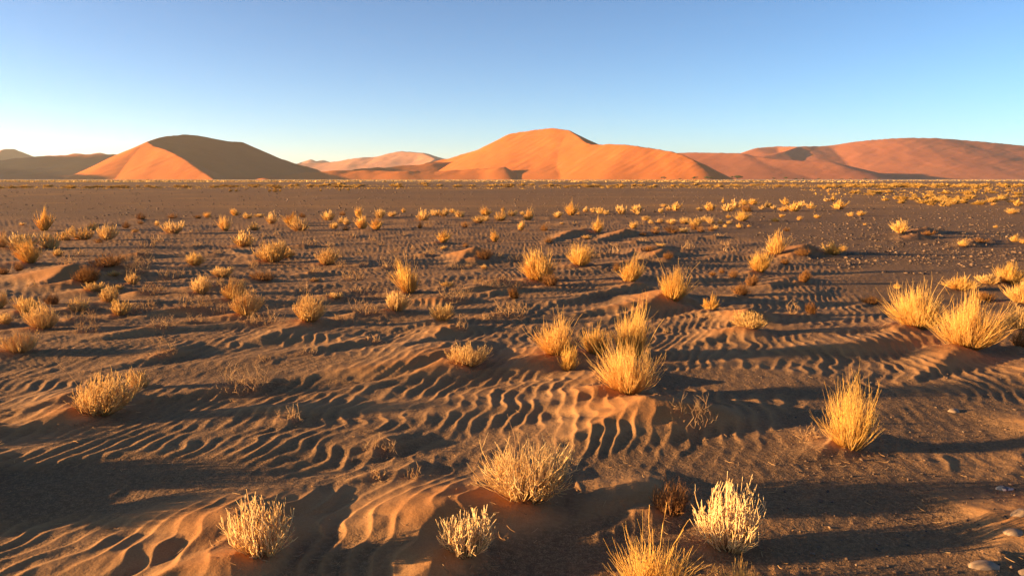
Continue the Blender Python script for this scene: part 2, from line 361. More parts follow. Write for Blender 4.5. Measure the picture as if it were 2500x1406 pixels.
# sand ridges, hand-read save the unseen pair at the end: [(x, y, height m) ...] from the tail towards the plant
RIDGES = [
 [(-60,1015,.02),(60,1008,.05),(180,975,.10)],
 [(640,925,.03),(830,908,.06),(1000,893,.10),(1110,868,.13),(1190,880,.05)],
 [(1180,905,.02),(1330,880,.10),(1400,868,.12),(1440,880,.05)],
 [(1290,950,.02),(1400,938,.07),(1500,925,.12),(1560,930,.05)],
 [(1240,892,.03),(1360,860,.13),(1420,850,.04)],
 [(1370,1082,.02),(1500,1045,.09),(1585,1010,.17),(1690,1025,.10)],
 [(-80,1440,.02),(130,1395,.05),(300,1365,.07),(450,1325,.08),(560,1290,.14),(640,1300,.10)],
 [(1370,1278,.03),(1470,1240,.06),(1570,1212,.08),(1640,1225,.05)],
 [(800,1190,.02),(890,1168,.04),(1000,1150,.05)],
 [(820,1315,.02),(960,1288,.08),(1080,1262,.14),(1190,1268,.11)],
 [(960,1215,.02),(1120,1195,.05),(1260,1180,.08)],
 [(1900,862,.02),(2080,850,.07),(2290,822,.13),(2350,828,.06)],
 [(1990,818,.02),(2130,806,.04),(2220,785,.08)],
 [(1930,1118,.02),(1990,1100,.04),(2050,1080,.06)],
 [(160,915,.02),(300,890,.05),(420,858,.08)],
 [(480,1008,.02),(640,995,.04),(715,1000,.06)],
 [(780,1105,.01),(860,1092,.03),(940,1080,.05)],
 [(1450,790,.02),(1560,760,.07),(1630,728,.18),(1690,740,.05)],
 [(1340,745,.02),(1480,715,.06),(1555,695,.12),(1600,705,.04)],
 [(1740,800,.02),(1800,790,.07),(1830,776,.15),(1850,785,.05)],
 [(60,705,.02),(120,692,.09),(178,668,.26),(205,672,.12)],
 [(0,690,.03),(110,665,.08),(220,640,.12),(300,640,.08)],
 [(560,610,.03),(620,632,.06),(660,625,.12)],
 [(1110,648,.03),(1140,630,.12),(1160,622,.22),(1185,626,.12)],
 [(1340,592,.05),(1400,570,.13),(1430,566,.18),(1460,568,.05)],
 [(1450,590,.05),(1500,578,.10),(1530,570,.17),(1545,574,.06)],
 [(1490,630,.03),(1560,612,.10),(1610,605,.13)],
 [(1560,640,.03),(1600,628,.08),(1618,618,.16),(1640,624,.06)],
 [(1800,705,.02),(1870,700,.06),(1930,682,.10),(1960,684,.05)],
 [(640,832,.03),(720,800,.08),(755,784,.10)],
 [(700,870,.02),(800,850,.05),(900,826,.06)],
 [(960,855,.03),(1040,830,.06),(1110,800,.10),(1140,800,.05)],
 [(960,800,.03),(1040,790,.06),(1085,784,.09)],
 [(2170,575,.03),(2225,570,.10),(2270,563,.20),(2300,566,.08)],
 [(2360,592,.05),(2390,586,.14),(2420,590,.06)],
 [(1930,628,.05),(1945,618,.15),(1965,612,.22),(1985,618,.10)],
 [(2380,800,.02),(2440,790,.06),(2500,772,.12),(2540,770,.08)],
 [(2430,1190,.0),(2520,1085,.03),(2600,1060,.12)],
 [(2380,1420,.02),(2460,1360,.04),(2560,1310,.12)],
 [(-620,1300,.05),(-460,1240,.16),(-340,1160,.20),(-270,1160,.05)],  # unseen mounds out of frame, added for their shade on the lower left
 [(-500,1130,.04),(-320,1075,.10),(-250,1050,.13)],
]

# ------------------------------------------------------------------ ground height field
WIND = np.array([.83, .56])
def make_features(plants):
    out = []
    rg = np.random.default_rng(11)
    for r in RIDGES:
        tall = max(h for _, _, h in r) >= .15 and r[0][0] > -300
        out.append((np.array([(*gnd(a, b, .3 * h), (1.0 if tall else .72) * h) for a, b, h in r]), .36 if tall else .21))
    for (x, y, w, h, kind, m) in plants:
        if m < .15: continue
        hm = min(.16, (.03 + .09 * w) * m)
        if hm < .012: continue
        a = rg.normal(0, .16); d = np.array([WIND[0] * math.cos(a) - WIND[1] * math.sin(a), WIND[0] * math.sin(a) + WIND[1] * math.cos(a)])
        L = (1.1 + 1.6 * rg.random()) * w * (.6 + .5 * m) + .15
        p = np.array([x, y]) + np.array([-.1 * w, .0])
        pts = [p - d * L, p - d * L * .55 + rg.normal(0, .06, 2) * L, p - d * .35 * w, p + d * .45 * w]
        hs = [.1 * hm, .42 * hm, hm, .35 * hm]
        out.append((np.array([(*q, hh) for q, hh in zip(pts, hs)]), .34))
    return out
FEAT = []
FLAT = [(gnd(330,1190), 1.1, .45), (gnd(2000,1250), 1.6, 1.2), (gnd(1800,930), .9, .5), (gnd(2300,1020), 1.3, .8), (gnd(1500,1360), 1.0, .5)]
def sand_zone(x, y):
    w = fbm(x / 6, y / 6, 3, 40)
    a = 1 - sstep(33, 40, y + 3 * w - .10 * x)                      # the gravel plain behind
    b = 1 - sstep(0, 1.6, x - (3.0 + .13 * y) + 1.2 * w) * sstep(7.5, 9.5, y + 1.0 * w)   # gravel on the right
    return a * b
def height(x, y, full=False):
    x = np.asarray(x, float); y = np.asarray(y, float)
    r = np.hypot(x, y)
    z = np.zeros_like(x); feat = np.zeros_like(x)
    near = r < 75
    X, Y = x[near], y[near]
    S = sand_zone(X, Y)
    f = np.zeros_like(X)
    wx = X + .05 * noise(X / .45, Y / .45, 7) + .02 * noise(X / .16, Y / .16, 8); wy = Y + .07 * noise(X / .5, Y / .5, 9) + .02 * noise(X / .16, Y / .16, 10)
    for P, sl in FEAT:
        mx = P[:, 2].max() / sl * 1.9 + .25
        i = np.nonzero((X > P[:, 0].min() - mx) & (X < P[:, 0].max() + mx) & (Y > P[:, 1].min() - mx) & (Y < P[:, 1].max() + mx))[0]
        if len(i) == 0: continue
        px, py = wx[i], wy[i]; best = np.zeros(len(i))
        for a, b in zip(P[:-1], P[1:]):
            d = b[:2] - a[:2]; L2 = d @ d + 1e-9
            t = np.clip(((px - a[0]) * d[0] + (py - a[1]) * d[1]) / L2, 0, 1)
            qx, qy = px - a[0] - t * d[0], py - a[1] - t * d[1]
            hh = a[2] + t * (b[2] - a[2])
            side = 1.35 + .35 * np.tanh((d[0] * qy - d[1] * qx) / math.sqrt(L2) / .10)        # the sunny back slope is gentler than the lee face
            q = np.hypot(qx, qy) / ((hh / sl + .05) * side)
            q = np.sqrt(q * q + .003) - .0548
            best = np.maximum(best, hh * np.clip(1 - q, 0, 1) ** 1.45)
        f[i] = np.maximum(f[i], best)
    u = X * WIND[0] + Y * WIND[1]; v = -X * WIND[1] + Y * WIND[0]
    und = .030 * noise(u / 2.3, v / .62, 1) + .040 * noise(u / 4.2, v / 1.5, 2) + .012 * noise(u / .9, v / .30, 3)
    flat = np.zeros_like(X)
    for (c, rx, ry) in FLAT:
        q = ((X - c[0]) / rx) ** 2 + ((Y - c[1]) / ry) ** 2 + .5 * noise(X / .5, Y / .5, 4)
        flat = np.maximum(flat, 1 - sstep(.5, 1.1, q))
    rip_u = X * math.cos(R(-14)) + Y * math.sin(R(-14))
    warp = .095 * noise(X / .75, Y / .42, 20) + .034 * noise(X / .24, Y / .19, 21) + .3 * noise(X / 2.4, Y / 2.4, 22)
    lam = .118
    ph = (rip_u + warp) / lam
    tri = np.abs((ph % 1) - .32) ; tri = np.minimum(tri / np.where((ph % 1) < .32, .32, .68), 1)
    rip = (1 - tri) ** 1.8
    rm = sstep(-1.2, .15, noise(X / 1.9, Y / 1.5, 25) + .4 * noise(X / .7, Y / .7, 26)) * (1 - .78 * flat) * (.12 + .88 * S)
    rm *= 1 - .75 * sstep(.07, .13, f)                                   # steep mound tops are swept smooth
    amp = .0100 * rm * (.55 + .6 * sstep(-.5, .4, noise(X / .3, Y / .34, 28))) * (1 + .25 * sstep(8, 20, Y))
    fade = 1 - sstep(40, 60, np.hypot(X, Y))
    zz = f + (und * (.25 + .75 * S) * (1 - .5 * flat) + amp * rip + (.0016 * noise(X / .12, Y / .12, 31) + .0020 * noise(X / .06, Y / .13, 34) * (1 - .6 * sstep(.05, .1, f))) * fade) * fade + .05 * noise(X / 14, Y / 9, 33) * sstep(6, 15, Y)
    z[near] = zz; feat[near] = f
    far = ~near
    z[far] = .05 * noise(x[far] / 14, y[far] / 9, 33) * (1 - sstep(120, 300, r[far]))
    if not full: return z
    sand = np.zeros_like(x)
    pat = noise(X / 1.9, Y / 1.2, 50) + .5 * noise(X / .5, Y / .4, 51)
    sd = np.clip(S * (.22 + .35 * pat) * (1 - .8 * flat) + sstep(.008, .05, f) + rm * (.10 + .75 * rip) * (1 - .6 * flat), 0, 1) * (.25 + .75 * S)
    sd = np.maximum(sd, .9 * sstep(.03, .07, f))
    sand[near] = sd * fade
    band = noise(x / 60, y / 25, 60) + .5 * noise(x / 20, y / 9, 61)
    veg = np.zeros_like(x); veg[far] = (.45 * sstep(120, 200, y[far] + 30 * band[far]))
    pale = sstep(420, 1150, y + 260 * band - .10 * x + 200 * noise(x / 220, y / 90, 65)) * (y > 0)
    strk = noise(x / 70, y / 4, 63) + .6 * noise(x / 25, y / 1.6, 64)
    veg = np.maximum(veg, sstep(28, 60, r) * (.30 + .25 * band + .55 * sstep(.15, .8, strk)))
    return z, sand, np.clip(pale, 0, 1), np.clip(veg, 0, 1), sstep(.025, .08, feat)

# resolve the plants on the ground (two passes: flat ground first, then on the mounds)
def resolve(row, z=0.0):
    px, py, w, top = row[:4]
    x, y = gnd(px, py, z); dist = math.hypot(y, CAM_H - z)
    fw = y * math.cos(PITCH) + (CAM_H - z) * math.sin(PITCH)
    return x, y, w / FPX * fw, (py - top) / FPX * fw
# thin growth between the bushes of the middle distance
_r = np.random.default_rng(41); _extra = []
while len(_extra) < 78:
    px, py = _r.uniform(0, 1900), 545 + 270 * _r.random() ** 1.5
    if px > 1300 + 900 * (py < 600) and py > 640: continue
    if min(math.hypot((px - q[0]) / 1.5, (py - q[1]) * 1.6) for q in PL + _extra) < 16 + (py - 540) * .08: continue
    sc_ = (py - 440) / 200; k_ = 'tttts'[int(_r.integers(0, 5))]
    w_ = _r.uniform(26, 60) * sc_ * (.6 if k_ == 's' else 1); _extra.append((px, py, w_, py - w_ * _r.uniform(.3, .5), k_, _r.uniform(.5, 1.6), None))
PL += _extra
ALL = [r for r in PL] + [(*r, None) for r in OFF]
pos = [resolve(r) for r in ALL]
for it in range(2):
    FEAT = make_features([(*p, r[4], r[5]) for p, r in zip(pos, ALL)])
    zs = height(np.array([p[0] for p in pos]), np.array([p[1] for p in pos]))
    pos = [resolve(r, z) for r, z in zip(ALL, zs)]
FEAT = make_features([(*p, r[4], r[5]) for p, r in zip(pos, ALL)])
zs = height(np.array([p[0] for p in pos]), np.array([p[1] for p in pos]))

rr = [.25]
while rr[-1] < 2.4: rr.append(rr[-1] * 1.06 + .004)
while rr[-1] < 70: rr.append(rr[-1] + max(.0105, rr[-1] ** 2 / (CAM_H * 820)))
while rr[-1] < 30000: rr.append(rr[-1] * 1.07)
rr = np.array(rr)
aa = np.concatenate([np.arange(-180, -78, 4.0), np.arange(-78, -37, .5), np.arange(-37, 37, .082), np.arange(37, 78, .5), np.arange(78, 180, 4.0)])
A, RR = np.meshgrid(np.radians(aa), rr)
GX, GY = (RR * np.sin(A)).ravel(), (RR * np.cos(A)).ravel()
GZ, sd_, pale_, veg_, mnd_ = height(GX, GY, True)
nr, na = len(rr), len(aa)
I = (np.arange(nr - 1)[:, None] * na + np.arange(na)[None, :]).ravel()
J = (np.arange(nr - 1)[:, None] * na + (np.arange(na)[None, :] + 1) % na).ravel()
quads = np.stack([I, J, J + na, I + na], 1)
quads = quads[:, ::-1]
# centre fan cap
c0 = len(GX)
V = np.concatenate([np.stack([GX, GY, GZ], 1), [[0, 0, float(height(np.array([0.0]), np.array([.01]))[0])]]])
capt = np.stack([np.full(na, c0), np.arange(na), (np.arange(na) + 1) % na], 1)[:, ::-1]
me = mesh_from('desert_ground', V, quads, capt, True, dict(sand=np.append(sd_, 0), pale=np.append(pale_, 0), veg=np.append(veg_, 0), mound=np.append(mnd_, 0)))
tag(link('ground', me, M_GROUND), 'brown rippled sand and gravel plain reaching to the dunes', 'ground', kind='structure')
print('ground', nr, na, len(quads))

# ------------------------------------------------------------------ dunes
def dune(name, label, mat, x0, x1, y0, y1, step, ridges, rough=1.0, seed=0, vegf=.5):
    xs = np.arange(x0, x1 + step, step); ys = np.arange(y0, y1 + step, step)
    X, Y = np.meshgrid(xs, ys); x, y = X.ravel(), Y.ravel()
    wx = x + 10 * rough * fbm(x / 160, y / 160, 3, seed + 1); wy = y + 10 * rough * fbm(x / 160, y / 160, 3, seed + 5)
    z = np.full(len(x), -12.0)
    for pts, s0, L, sdir, sgain in ridges:
        P = np.array([at(*p) for p in pts])
        # smooth the crest line
        n = 140; t = np.linspace(0, len(P) - 1, n); Q = np.stack([np.interp(t, np.arange(len(P)), P[:, k]) for k in range(3)], 1)
        k = np.array([1, 2, 3, 2, 1.]) / 9
        for _ in range(3):
            Qp = np.concatenate([[Q[0]] * 2, Q, [Q[-1]] * 2]); Q = np.stack([np.convolve(Qp[:, c], k, 'valid') for c in range(3)], 1)
        for q in Q:
            dx, dy = wx - q[0], wy - q[1]; d = np.hypot(dx, dy) + 1e-6
            s = s0 * (1 + sgain * (dx * sdir[0] + dy * sdir[1]) / d)
            z = np.maximum(z, q[2] - s * L * (1 - np.exp(-d / L)))
    flute = fbm((.6 * x - .8 * y) / 22, (.8 * x + .6 * y) / 170, 3, seed + 9)
    z = z + rough * sstep(0, 25, z) * (1.3 * flute + (.75 if step < 5 else 0) * noise((.6 * x - .8 * y) / 8, (.8 * x + .6 * y) / 90, seed + 11) + .35 * fbm(x / 40, y / 40, 3, seed + 13))
    veg = np.clip(vegf * (1 - z / 60) + .5 * fbm(x / 90, y / 90, 3, seed + 17), 0, 1)
    nx, ny = len(xs), len(ys)
    i = (np.arange(ny - 1)[:, None] * nx + np.arange(nx - 1)[None, :]).ravel()
    q = np.stack([i, i + 1, i + nx + 1, i + nx], 1)
    q = q[(z[q] > -11).any(1)]
    me = mesh_from(name, np.stack([x, y, z], 1), q, None, True, dict(veg=veg))
    return tag(link(name, me, mat), label, 'dune', kind='structure')
M_DA = mat_dune('orange_sand', (.53, .152, .033), (.58, .175, .042), (.45, .125, .03))
M_DC = mat_dune('red_sand', (.46, .145, .06), (.51, .17, .07), (.37, .11, .05), .5)
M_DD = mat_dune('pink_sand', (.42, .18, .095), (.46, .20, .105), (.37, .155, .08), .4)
lw = (-.8, -.6)
dune('dune', 'large dune on the left, half orange in sun and half in dark shade', M_DA, -1150, -420, 1620, 2500, 3.2,
     [([(358,346,2050),(375,357,2010),(410,367,1960),(445,386,1900),(485,412,1830),(522,439,1760)], .56, 900, lw, .05),
      ([(358,346,2050),(378,338,2080),(400,333,2110),(450,328.5,2170),(490,331,2210),(555,345,2260),(590,346,2300),(605,352,2310),(700,394,2360),(780,414,2380)], .54, 900, lw, .0)], .55, 1, .3)
dune('dune', 'tall central dune with a broad bright orange face', M_DA, -420, 640, 1600, 2600, 3.5,
     [([(1040,398,2240),(1100,386,2230),(1180,362,2220),(1245,327,2200),(1300,317,2180),(1345,313,2160),(1388,318,2120)], .50, 900, lw, .06),
      ([(1388,318,2120),(1410,331,2070),(1440,353,1990),(1480,352,1960),(1530,353,1930),(1600,362,1890),(1650,372,1850),(1690,389,1810),(1725,415,1770),(1752,439,1735)], .52, 900, lw, .06)], .6, 2, .35)
dune('dune', 'low broken ridge in shade in front of the gap between the two big dunes', M_DA, -700, 120, 1500, 2300, 5,
     [([(640,436,1960),(720,424,1950),(760,419,1950),(860,415,1950),(960,417,1940),(1100,416,1930),(1180,411,1930),(1235,407,1930)], .5, 300, lw, 0),
      ([(860,413,2100),(960,408,2120),(1060,398,2150),(1140,392,2180)], .38, 300, lw, 0),
      ([(640,436,1800),(650,434,1790),(660,437,1780)], .4, 300, lw, 0)], 1.3, 3, .6)
dune('dune', 'broad red dune closing the right side, with a shaded hollow', M_DC, 480, 2600, 2350, 4300, 9,
     [([(1600,374,2900),(1700,372,2850),(1810,374,2800),(1835,381,2770),(1900,389,2720),(1980,393,2680),(2030,394,2660)], .30, 900, lw, .1),
      ([(1812,373,3300),(1850,361,3350),(1900,357,3380),(1950,358,3300),(2020,356,3350),(2100,344,3350),(2200,336,3350),(2280,337,3350),(2350,342,3350),(2450,350,3330),(2600,366,3300),(2800,380,3300)], .34, 1100, lw, .1),
      ([(1950,358,3300),(1915,369,3200),(1850,383,3120)], .52, 500, lw, 0)], .62, 4, .6)
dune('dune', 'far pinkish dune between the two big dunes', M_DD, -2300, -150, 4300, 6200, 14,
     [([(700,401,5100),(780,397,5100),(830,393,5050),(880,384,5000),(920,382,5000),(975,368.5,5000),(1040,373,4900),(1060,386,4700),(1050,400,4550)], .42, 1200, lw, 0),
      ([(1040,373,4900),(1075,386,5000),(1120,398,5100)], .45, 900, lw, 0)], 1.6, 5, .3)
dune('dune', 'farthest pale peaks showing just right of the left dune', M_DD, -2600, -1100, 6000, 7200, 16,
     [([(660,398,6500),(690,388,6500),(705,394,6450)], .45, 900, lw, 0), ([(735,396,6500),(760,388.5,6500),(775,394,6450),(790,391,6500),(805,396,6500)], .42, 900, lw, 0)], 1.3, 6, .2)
dune('dune', 'low dark dune in shade behind the plain at the far left', M_DA, -2700, -900, 2300, 3300, 8,
     [([(-150,386,2750),(0,391,2750),(100,381,2800),(170,378,2830),(230,376,2850),(290,377,2860),(380,392,2860)], .30, 800, lw, 0)], 1.6, 7, .6)
dune('dune', 'distant grey-brown dune at the left edge of the view', M_DA, -4200, -2100, 3900, 5200, 14,
     [([(-40,420,3950),(-25,398,4150),(-5,376,4350),(12,362.5,4500),(32,363,4560),(95,387,4700)], .48, 1000, lw, 0),
      ([(150,382,4600),(185,374.5,4600),(215,378,4600),(245,372.5,4600),(280,380,4600)], .42, 700, lw, 0)], 1.2, 8, .3)
dune('dune', 'high dune beyond the left edge that throws its shadow over the left end of the plain', M_DA, -3600, -1350, 1450, 3300, 14,
     [([(-640,337,1800),(-760,330,2050),(-900,320,2500),(-600,305,2600),(-350,318,2700),(-180,360,2750)], .42, 1000, lw, 0)], 1.5, 9, .3)

# ------------------------------------------------------------------ plants
def tubes(P, Rad, tint, sides=3, a0=0.0):
    """P (N,K,3) paths, Rad (N,K) radii -> verts, quads, attrs"""
    N, K, _ = P.shape
    T = np.gradient(P, axis=1); T /= np.linalg.norm(T, axis=2, keepdims=True) + 1e-9
    ref = np.where(np.abs(T[..., 2:3]) > .9, np.array([1., 0, 0]), np.array([0, 0, 1.]))
    A_ = np.cross(T, ref); A_ /= np.linalg.norm(A_, axis=2, keepdims=True) + 1e-9
    B_ = np.cross(T, A_)
    an = np.arange(sides) * 2 * np.pi / sides
    V = P[:, :, None, :] + Rad[:, :, None, None] * (np.cos(an)[None, None, :, None] * A_[:, :, None, :] + np.sin(an)[None, None, :, None] * B_[:, :, None, :])
    idx = np.arange(N * K * sides).reshape(N, K, sides)
    a, b = idx[:, :-1, :], np.roll(idx, -1, 2)[:, :-1, :]
    c, d = np.roll(idx, -1, 2)[:, 1:, :], idx[:, 1:, :]
    Q = np.stack([a, b, c, d], 3).reshape(-1, 4)
    tt = np.broadcast_to(tint[:, None, None], (N, K, sides)).ravel()
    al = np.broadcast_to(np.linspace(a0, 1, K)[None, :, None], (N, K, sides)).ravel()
    return V.reshape(-1, 3), Q, tt, al
def merge(parts, name):
    Vs, Qs, t, a, n = [], [], [], [], 0
    for V_, Q_, t_, a_ in parts:
        Vs.append(V_); Qs.append(Q_ + n); t.append(t_); a.append(a_); n += len(V_)
    return mesh_from(name, np.concatenate(Vs), np.concatenate(Qs), None, True, dict(tint=np.concatenate(t), along=np.concatenate(a)))
def unit(v): return v / (np.linalg.norm(v, axis=-1, keepdims=True) + 1e-9)
def stems(rg, N, w, h, kind, r0, K=5):
    """stems from a small base disc to a dome w wide and h high"""
    ph = rg.uniform(0, 2 * np.pi, N)
    q = rg.uniform(0, 1, N) ** (.62 if kind == 's' else .8)               # 0 = middle, 1 = rim
    br = {'s': .14, 'g': .13, 'b': .16, 't': .42}[kind] * w
    b = np.stack([br * np.sqrt(q) * np.cos(ph) * rg.uniform(.6, 1.2, N), br * np.sqrt(q) * np.sin(ph) * rg.uniform(.6, 1.2, N), np.full(N, -.03 * h - .01)], 1)
    if kind == 's':   # rounded cushion
        th = q * R(80); lump = noise(np.cos(ph) * q * 2.2 + 9, np.sin(ph) * q * 2.2, int(rg.integers(1, 60))); rad = rg.uniform(.70, 1.0, N) * (1 + .42 * lump)
        tip = np.stack([(.60 * w) * np.sin(th) * np.cos(ph), (.60 * w) * np.sin(th) * np.sin(ph), h * (.12 + .84 * np.cos(th) ** .75)], 1) * rad[:, None]
        bow = .10
    elif kind == 'g':  # upright fan of fine blades
        th = q * R(76); lump = noise(np.cos(ph) * q * 2.4 + 5, np.sin(ph) * q * 2.4, int(rg.integers(1, 60))); rad = np.where(rg.random(N) < .12, rg.uniform(.9, 1.12, N), rg.uniform(.52, .90, N)) * (1 + .45 * lump)
        tip = np.stack([.64 * w * np.sin(th) * np.cos(ph), .64 * w * np.sin(th) * np.sin(ph), h * (.10 + .90 * np.cos(th) ** .8)], 1) * rad[:, None]
        bow = .04
    elif kind == 'b':
        th = q * R(74); rad = rg.uniform(.55, 1.05, N)
        tip = np.stack([.52 * w * np.sin(th) * np.cos(ph), .52 * w * np.sin(th) * np.sin(ph), h * (.15 + .85 * np.cos(th))], 1) * rad[:, None]
        bow = .14
    else:              # sparse twigs spread along the ground
        tip = b * 1.0; tip[:, 0] += rg.normal(0, .16, N) * w; tip[:, 1] += rg.normal(0, .14, N) * w; tip[:, 2] = h * rg.uniform(.2, 1.05, N) ** 1.2
        bow = .2
    lean = rg.normal(0, .10, 2) * h + np.array([.04 * h, 0]); tip[:, :2] += lean * (tip[:, 2:3] / h)      # no plant stands quite even
    t = np.linspace(0, 1, K)[None, :, None]
    P = b[:, None, :] * (1 - t) + tip[:, None, :] * t
    L = np.linalg.norm(tip - b, axis=1)
    side = unit(np.stack([np.cos(ph), np.sin(ph), np.zeros(N)], 1))
    P = P + (np.sin(np.pi * t) * (bow * L)[:, None, None]) * side[:, None, :]       # bow outwards, then rise
    wob = {'s': .035, 'g': .022, 'b': .06, 't': .075}[kind]
    P[:, 1:, :] += rg.normal(0, wob, (N, K - 1, 3)) * L[:, None, None]
    taper = {'s': (1, .62), 'g': (1, .3), 'b': (1, .35), 't': (1, .4)}[kind]
    Rd = r0 * rg.uniform(.7, 1.25, N)[:, None] * np.linspace(*taper, K)[None, :]
    return P, Rd
def branches(rg, P, Rd, per, lf, spread, K=3, up=.25):
    N, K0, _ = P.shape
    i = np.repeat(np.arange(N), per); t = rg.uniform(.30, .9, len(i)) * (K0 - 1); k = np.minimum(t.astype(int), K0 - 2); f = (t - k)[:, None]
    o = P[i, k] * (1 - f) + P[i, k + 1] * f
    d = unit(P[i, k + 1] - P[i, k]); L = np.linalg.norm(P[:, -1] - P[:, 0], axis=1)[i] * rg.uniform(.5, 1.2, len(i)) * lf
    d = unit(d + rg.normal(0, spread, d.shape) + np.array([0, 0, up])); d2 = unit(d + rg.normal(0, .22, d.shape) + np.array([0, 0, .2]))
    pts = [o, o + d * (L * .5)[:, None], o + d * (L * .5)[:, None] + d2 * (L * .5)[:, None]]
    return np.stack(pts, 1), Rd[i, k][:, None] * np.array([.85, .7, .5])[None, :]
def plant_mesh(kind, w, h, seed, px, dens=1.0):
    """px = size of one render pixel at the plant, in metres: it sets how fine the stems are"""
    rg = np.random.default_rng(seed)
    r0 = {'s': .0027, 'g': .0015, 'b': .0022, 't': .0019}[kind]
    r0 = max(r0, .24 * px)
    base = {'s': 300, 'g': 620, 'b': 150, 't': 34}[kind]
    N = int(np.clip(base * dens * (w / .45) ** 1.0 * (.0030 / max(r0, .0030)) ** 1.1 * (1.0 if kind != 't' else 1.2), {'s': 80, 'g': 120, 'b': 50, 't': 14}[kind], 1000))
    K = 5 if px < .012 else 4 if px < .03 else 3
    P, Rd = stems(rg, N, w, h, kind, r0, K)
    parts = [tubes(P, Rd, rg.random(N))]
    per = {'s': 3, 'g': 1, 'b': 3, 't': 4}[kind] if px < .03 else 1
    if px < .12:
        Pb, Rb = branches(rg, P, Rd, per, {'s': .24, 'g': .30, 'b': .34, 't': .38}[kind], {'s': .42, 'g': .22, 'b': .5, 't': .6}[kind])
        parts.append(tubes(Pb, Rb, rg.random(len(Pb)), 3, .5))
    return merge(parts, {'s': 'straw_bush', 'g': 'grass_tussock', 'b': 'brown_shrub', 't': 'dry_sprig'}[kind])
def stalk_mesh(rg, w, h, L):
    ph = rg.uniform(0, 2 * np.pi); t = np.linspace(0, 1, 9)[None, :, None]
    b = np.array([.1 * w * math.cos(ph), .1 * w * math.sin(ph), 0]); lean = rg.uniform(.12, .4)
    tip = b + L * np.array([lean * math.cos(ph), lean * math.sin(ph), 1])
    P = b * (1 - t) + tip * t
    P = P + np.array([math.cos(ph), math.sin(ph), -.2]) * (t ** 3) * .16 * L + rg.normal(0, .006, (1, 9, 3)) * t * L
    return merge([tubes(P, np.linspace(.0019, .0012, 9)[None, :], np.array([rg.random()]), 4)], 'seed_stalk')
NAME = dict(s='straw_bush', g='grass_tussock', b='brown_shrub', t='dry_sprig')
CAT = dict(s='bush', g='grass tussock', b='shrub', t='dry sprig')
NOUN = dict(s='small straw bush', g='small golden grass tuft', b='small brown shrub', t='tiny dry sprig')
GROUP = dict(s='straw bushes scattered over the sand', g='golden grass tussocks scattered over the sand', b='brown dry shrubs scattered over the sand', t='dry sprigs scattered over the sand')
LANDMARK = {}   # short names that other labels lean on
for r in PL:
    if r[6]:
        LANDMARK[(r[0], r[1])] = r[6]
used = set(r[6] for r in PL if r[6])
marks = [(1290,1208,'the wide pale foreground bush'),(640,1345,'the sand-filled lower left bush'),(2075,1090,'the lone upright golden tussock'),(1535,952,'the big tussock of the central cluster'),
 (1142,888,'the bush on the long rippled ridge'),(245,1005,'the large left foreground bush'),(2362,846,'the largest golden tussock'),(1645,734,'the tussock on the steep rippled mound'),
 (1320,684,'the big middle-distance golden tussock'),(1000,712,'the wispy golden tussock'),(755,786,'the round bush left of centre'),(602,766,'the touching pair of bushes'),(666,637,'the broad bush on a dark slope'),
 (800,644,'the bush with sand at its foot'),(475,646,'the lone bush on an orange mound'),(108,800,'the largest bush of the left group'),(75,646,'the tall golden tussock near the left edge'),
 (108,562,'the tall tussock at the far left'),(205,582,'the row of four bushes'),(212,688,'the orange slumped mound'),(425,568,'the left bush by the gravel plain'),(345,536,'the reddish tuft by the plain'),
 (550,562,'the narrow golden tussock'),(733,562,'the double golden bush'),(803,538,'the dark-footed bush by the plain'),(886,558,'the two close golden tufts'),(1082,592,'the bright sand wedge'),
 (1182,632,'the smooth rounded mound'),(1394,524,'the orange-gold tussock by the plain'),(1460,567,'the two sand wedges'),(1537,686,'the tussock with a brown sprig'),(1698,550,'the crowd of small pale bushes'),
 (1812,538,'the bush on a dark hump'),(1938,515,'the wide golden bush on the right'),(1895,622,'the tall amber tussock'),(1808,718,'the upright-twig shrub'),(2048,510,'the golden cluster nearest the gravel'),
 (2200,569,'the lone tussock on the gravel'),(2390,590,'the grassy hump near the right edge'),(2470,522,'the nearest far tuft at the right'),(1256,728,'the sprig on a low central ridge'),(1580,612,'the shrubs along a sand crest'),(1080,786,'the ridge bush in front of centre')]
def auto_label(px, py, kind):
    ms = sorted(marks, key=lambda m: math.hypot(m[0] - px, 2.2 * (m[1] - py)))
    for m in ms[:14]:
        dx, dy = px - m[0], 2.2 * (py - m[1])
        far = math.hypot(dx, dy)
        q = 'just' if far < 60 else 'a little way' if far < 130 else 'well'
        if abs(dx) > 2 * abs(dy): d = 'right of' if dx > 0 else 'left of'
        elif abs(dy) > 2 * abs(dx): d = 'in front of' if dy > 0 else 'behind'
        else: d = ('in front and ' if dy > 0 else 'behind and ') + ('to the right of' if dx > 0 else 'to the left of')
        s = f'{NOUN[kind]} {q} {d} {m[2]}'
        if s not in used and len(s.split()) <= 16:
            used.add(s); return s
    return f'{NOUN[kind]} among the small bushes of the middle distance'
STALKS = {0: 2, 4: 4, 7: 1, 9: 1, 11: 4, 15: 2, 35: 3, 44: 3, 24: 3, 25: 3, 48: 3, 38: 2, 41: 1}
lib = {}
